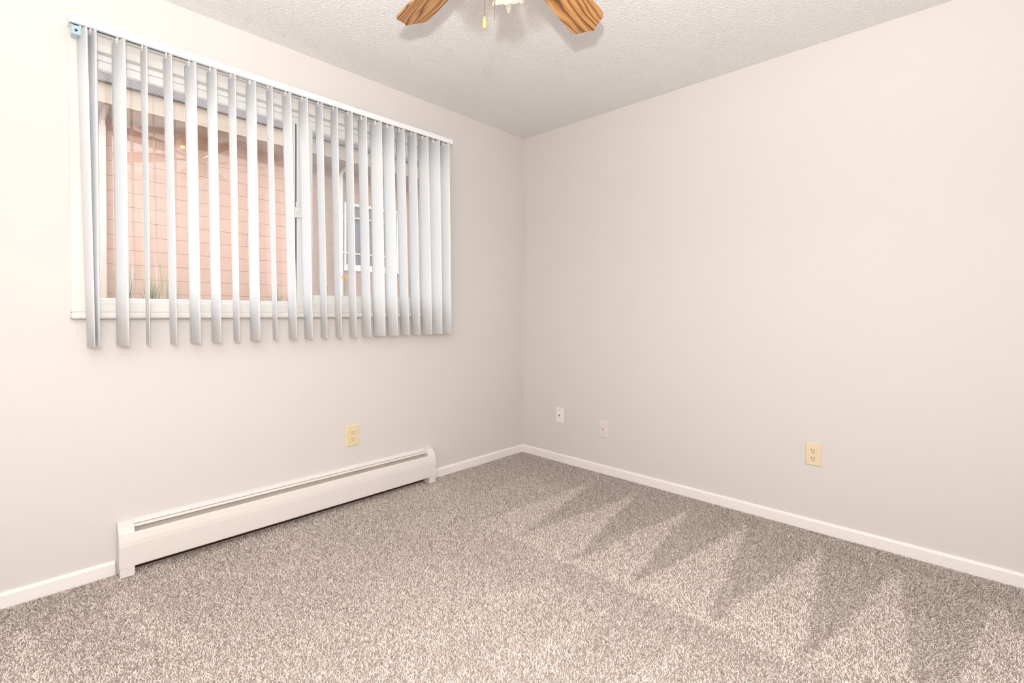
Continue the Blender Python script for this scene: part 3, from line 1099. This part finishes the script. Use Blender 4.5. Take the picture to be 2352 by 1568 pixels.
def npart(o, par=None, label=None):
    o.parent = par or N
    o.matrix_parent_inverse = Matrix.Translation((-XW, -0.6, -0.98)) if par is None else Matrix.Identity(4)
    if label:
        o['label'] = label
    return o


WY0, WY1, WZ0, WZ1 = 1.655, 2.85, 1.927, 3.145
bm = bmesh.new()
box(bm, XW - 0.25, XW - 0.006, -8, WY0, 0.9, 4.0)
box(bm, XW - 0.25, XW - 0.006, WY1, 10, 0.9, 4.0)
box(bm, XW - 0.25, XW - 0.006, WY0, WY1, 0.9, WZ0)
box(bm, XW - 0.25, XW - 0.006, WY0, WY1, WZ1, 4.0)
npart(link('wall_core', bm, 'block_joint'))
cache = {}


def block_mesh(w, h):
    key = (round(w, 3), round(h, 3))
    if key not in cache:
        bm = bmesh.new()
        box(bm, -0.008, 0, 0, w, 0, h, 0.0015, 1)
        me = bpy.data.meshes.new('block')
        bmesh.ops.recalc_face_normals(bm, faces=bm.faces[:])
        bm.to_mesh(me)
        bm.free()
        me.materials.append(MATS['block_paint'])
        cache[key] = me
    return cache[key]


rb = random.Random(3)
J = 0.004
JH = 0.0006
row0 = 1.318 - 2 * 0.203
for r in range(14):
    z0 = row0 + r * 0.203
    off = -0.651 + (0.203 if (r % 2) == 0 else 0.0)   # row [1.521,1.724] carries the joint seen at y=-0.651
    if z0 + 0.2 > 3.75:
        break
    k = math.floor((-2.75 - off) / 0.406)
    while True:
        a = off + k * 0.406
        if a > 3.9:
            break
        segs = [(a, a + 0.406)]
        if z0 + 0.05 > WZ0 - 0.06 and z0 < WZ1 - 0.05:
            segs2 = []
            for p, q in segs:
                if q <= WY0 or p >= WY1:
                    segs2.append((p, q))
                else:
                    if p < WY0 - 0.03:
                        segs2.append((p, WY0 + J))
                    if q > WY1 + 0.03:
                        segs2.append((WY1, q))
            segs = segs2
        for p, q in segs:
            ob = bpy.data.objects.new('block', block_mesh(q - p - JH, 0.203 - J))
            C.objects.link(ob)
            ob.location = (XW + rb.uniform(-0.0012, 0.0012), p + JH / 2, z0 + J / 2)
            npart(ob)
        k += 1
# blocks beyond the strip in view are carried by one plain skin
bm = bmesh.new()
box(bm, XW - 0.008, XW, -8, -2.80, 0.9, 4.0)
box(bm, XW - 0.008, XW, 4.10, 10, 0.9, 4.0)
npart(link('wall_skin', bm, 'block_paint'))
npart(boxo('fascia', (-5.53, -5.50, -8, 10, 3.722, 3.985), 'fascia_tan', None, 0.004))
npart(boxo('fascia_lip', (-5.50, -5.485, -8, 10, 3.722, 3.765), 'fascia_tan', None, 0.003))
npart(boxo('soffit', (XW - 0.2, -5.53, -8, 10, 3.735, 3.750), 'soffit_paint'))
# shingled roof rising from the eave
rs = 0.5
bm = bmesh.new()
x0r, z0r = -5.44, 3.985
for k in range(9):
    xa, xb = x0r - k * 0.14, x0r - (k + 1) * 0.14
    za, zb = z0r + k * 0.14 * rs, z0r + (k + 1) * 0.14 * rs
    prf = [(xa, za), (xa, za + 0.012), (xb - 0.03, zb + 0.018), (xb - 0.03, zb)]
    extrude_profile(bm, prf, 'y', -8, 10)
extrude_profile(bm, [(x0r, z0r - 0.01), (x0r, z0r), (x0r - 3.5, z0r + 3.5 * rs), (x0r - 3.5, z0r - 0.01)], 'y', -8, 10)
npart(link('roof', bm, 'shingle'))
# window in the far wall
WN = npart(empty('window'), None, 'white barred window in the pink wall')
bm = bmesh.new()
ring_frame(bm, XW - 0.10, XW + 0.012, WY0, WY1, WZ0, WZ1, 0.045, 0.045, 0.045, 0.05, 0.003)
npart(link('window_frame', bm, 'ext_white'), WN)
npart(boxo('window_sill', (XW - 0.02, XW + 0.04, WY0 - 0.02, WY1 + 0.02, WZ0 - 0.075, WZ0), 'ext_white', None, 0.004), WN)
npart(boxo('pane', (XW - 0.08, XW - 0.07, WY0 + 0.04, WY1 - 0.04, WZ0 + 0.04, WZ1 - 0.04), 'ext_glass'), WN)
for z in (2.187, 2.871):
    npart(boxo('bar', (XW - 0.01, XW + 0.020, WY0 - 0.03, WY1 + 0.03, z - 0.012, z + 0.012), 'ext_white', None, 0.003), WN)
for y in (2.06, 2.45):
    npart(boxo('bar', (XW - 0.03, XW - 0.012, y - 0.012, y + 0.012, WZ0 + 0.03, WZ1 - 0.03), 'ext_white', None, 0.003), WN)


def downspout(y0, y1, m, label):
    bm = bmesh.new()
    box(bm, XW + 0.03, XW + 0.09, y0, y1, 0.99, 3.60, 0.008)
    tube(bm, [(XW + 0.06, (y0 + y1) / 2, 3.57), (XW + 0.12, (y0 + y1) / 2, 3.66), (-5.56, (y0 + y1) / 2, 3.74)], 0.03, 8)
    o = npart(link('downspout', bm, m), None, label)
    return o


downspout(1.507, 1.590, 'ext_white', 'white downspout beside the far barred window')
downspout(-1.905, -1.830, 'ext_pinkpipe', 'pink painted downspout at the left end of the view outside')


# plants along the far wall
def grass_clump(x, y, h, nbl, spread, label, seed):
    r = random.Random(seed)
    bm = bmesh.new()
    for k in range(nbl):
        a = r.uniform(0, 2 * math.pi)
        ln = h * r.uniform(0.55, 1.05)
        bend = r.uniform(0.1, 0.75) * spread
        w = r.uniform(0.006, 0.013)
        bx, by = r.uniform(-0.05, 0.05), r.uniform(-0.07, 0.07)
        d = Vector((math.cos(a), math.sin(a), 0))
        sd = Vector((-math.sin(a), math.cos(a), 0))
        prev = None
        for j in range(5):
            t = j / 4
            p = Vector((bx, by, 0)) + d * bend * t * t + Vector((0, 0, ln * (t - 0.25 * t * t * bend / max(h, .1))))
            ww = w * (1 - t * 0.9)
            cur = (bm.verts.new(p - sd * ww), bm.verts.new(p + sd * ww))
            if prev:
                bm.faces.new((prev[0], prev[1], cur[1], cur[0]))
            prev = cur
    o = link('grass_clump', bm, 'grass_green')
    o.location = (x, y, 0.98)
    return tag(o, label, 'grass', 'grass clumps below the pink wall')


for i, (y, h, nb, sp, lb) in enumerate(((-1.72, 0.80, 75, 0.19, 'dense grass clump beside the pink downspout outside'),
                                        (-1.42, 0.62, 85, 0.22, 'broad grass clump left of the tall seed stalk outside'),
                                        (-1.18, 0.55, 65, 0.18, 'grass clump at the foot of the tall seed stalk outside'),
                                        (-0.10, 0.44, 60, 0.18, 'low sparse grass clump under the middle of the pink wall'),
                                        (0.20, 0.46, 60, 0.17, 'low grass clump left of the red flower outside'),
                                        (0.46, 0.50, 55, 0.13, 'grass clump around the red flower outside'))):
    grass_clump(-5.55, y, h, nb, sp, lb, i + 1)


def flower(name, x, y, z, m, petals, pr_, label, cat, lean=0.03):
    e = tag(empty(name, (x, y, 0.98)), label, cat)
    hgt = z - 0.98
    bm = bmesh.new()
    tube(bm, [(0, 0, 0), (lean * 0.3, -lean * 0.4, hgt * 0.5), (lean, -lean, hgt)], [0.005, 0.004, 0.003], 6)
    link('stem', bm, 'stem_green', e)
    for k in range(petals):
        a = 2 * math.pi * k / petals
        bm = bmesh.new()
        prev = None
        d = Vector((math.cos(a), math.sin(a), 0))
        sd = Vector((-math.sin(a), math.cos(a), 0))
        for j in range(5):
            t = j / 4
            p = Vector((lean, -lean, hgt)) + d * pr_ * t + Vector((0, 0, pr_ * (0.9 * t - 0.55 * t * t)))
            ww = pr_ * 0.34 * math.sin(math.pi * (0.12 + 0.8 * t))
            cur = (bm.verts.new(p - sd * ww), bm.verts.new(p + sd * ww))
            if prev:
                bm.faces.new((prev[0], prev[1], cur[1], cur[0]))
            prev = cur
        bmesh.ops.solidify(bm, geom=bm.faces[:], thickness=0.001)
        link('petal', bm, m, e)
    if cat == 'stalk':
        return e
    return e


flower('yellow_lily', -3.0, 0.075, 1.475, 'petal_yellow', 6, 0.085, 'large yellow lily bloom in front of the white downspout', 'flower')
flower('yellow_lily', -3.0, -0.155, 1.38, 'petal_yellow', 6, 0.035, 'small yellow lily bloom left of the white downspout', 'flower', 0.01)
flower('red_flower', -5.4, 0.40, 1.46, 'petal_red', 5, 0.040, 'small red flower in the grass outside', 'flower', 0.01)
# bare seed stalk
e = tag(empty('seed_stalk', (-5.5, -1.30, 0.98)), 'tall thin dry seed stalk standing in the grass outside', 'plant')
bm = bmesh.new()
tube(bm, [(0, 0, 0), (0.01, 0.0, 0.4), (0.0, -0.03, 0.74)], [0.005, 0.004, 0.003], 6)
link('stem', bm, 'stem_green', e)
bm = bmesh.new()
lathe(bm, [(0.003, 0.60), (0.008, 0.65), (0.007, 0.70), (0.002, 0.75)], 10, mtx=Matrix.Translation((0.0, -0.022, 0)))
link('seed_head', bm, 'grass_green', e)
# leafy shrub right of the far window
rs_ = random.Random(9)
e = tag(empty('shrub', (-5.45, 3.45, 0.98)), 'dark green shrub right of the far barred window', 'shrub')
bm = bmesh.new()
for k in range(900):
    th, ph_ = rs_.uniform(0, 2 * math.pi), math.acos(rs_.uniform(-0.2, 1))
    rad = rs_.uniform(0.75, 1.0)
    c = Vector((0.42 * rad * math.sin(ph_) * math.cos(th), 0.42 * rad * math.sin(ph_) * math.sin(th), 0.35 + 0.75 * rad * math.cos(ph_)))
    d = Vector((rs_.uniform(-1, 1), rs_.uniform(-1, 1), rs_.uniform(-.5, 1))).normalized()
    s2 = d.cross(Vector((0.3, 0.2, 1))).normalized()
    L, w_ = 0.05, 0.016
    q = [c, c + d * L * .5 + s2 * w_, c + d * L, c + d * L * .5 - s2 * w_]
    bm.faces.new([bm.verts.new(v) for v in q])
tag(link('foliage', bm, 'shrub_green', e), kind='stuff')
bm = bmesh.new()
for k in range(7):
    a = 2 * math.pi * k / 7
    tube(bm, [(0, 0, 0), (0.12 * math.cos(a), 0.12 * math.sin(a), 0.5), (0.22 * math.cos(a), 0.22 * math.sin(a), 0.9)], [0.014, 0.009, 0.004], 6)
link('stem', bm, 'stem_green', e)
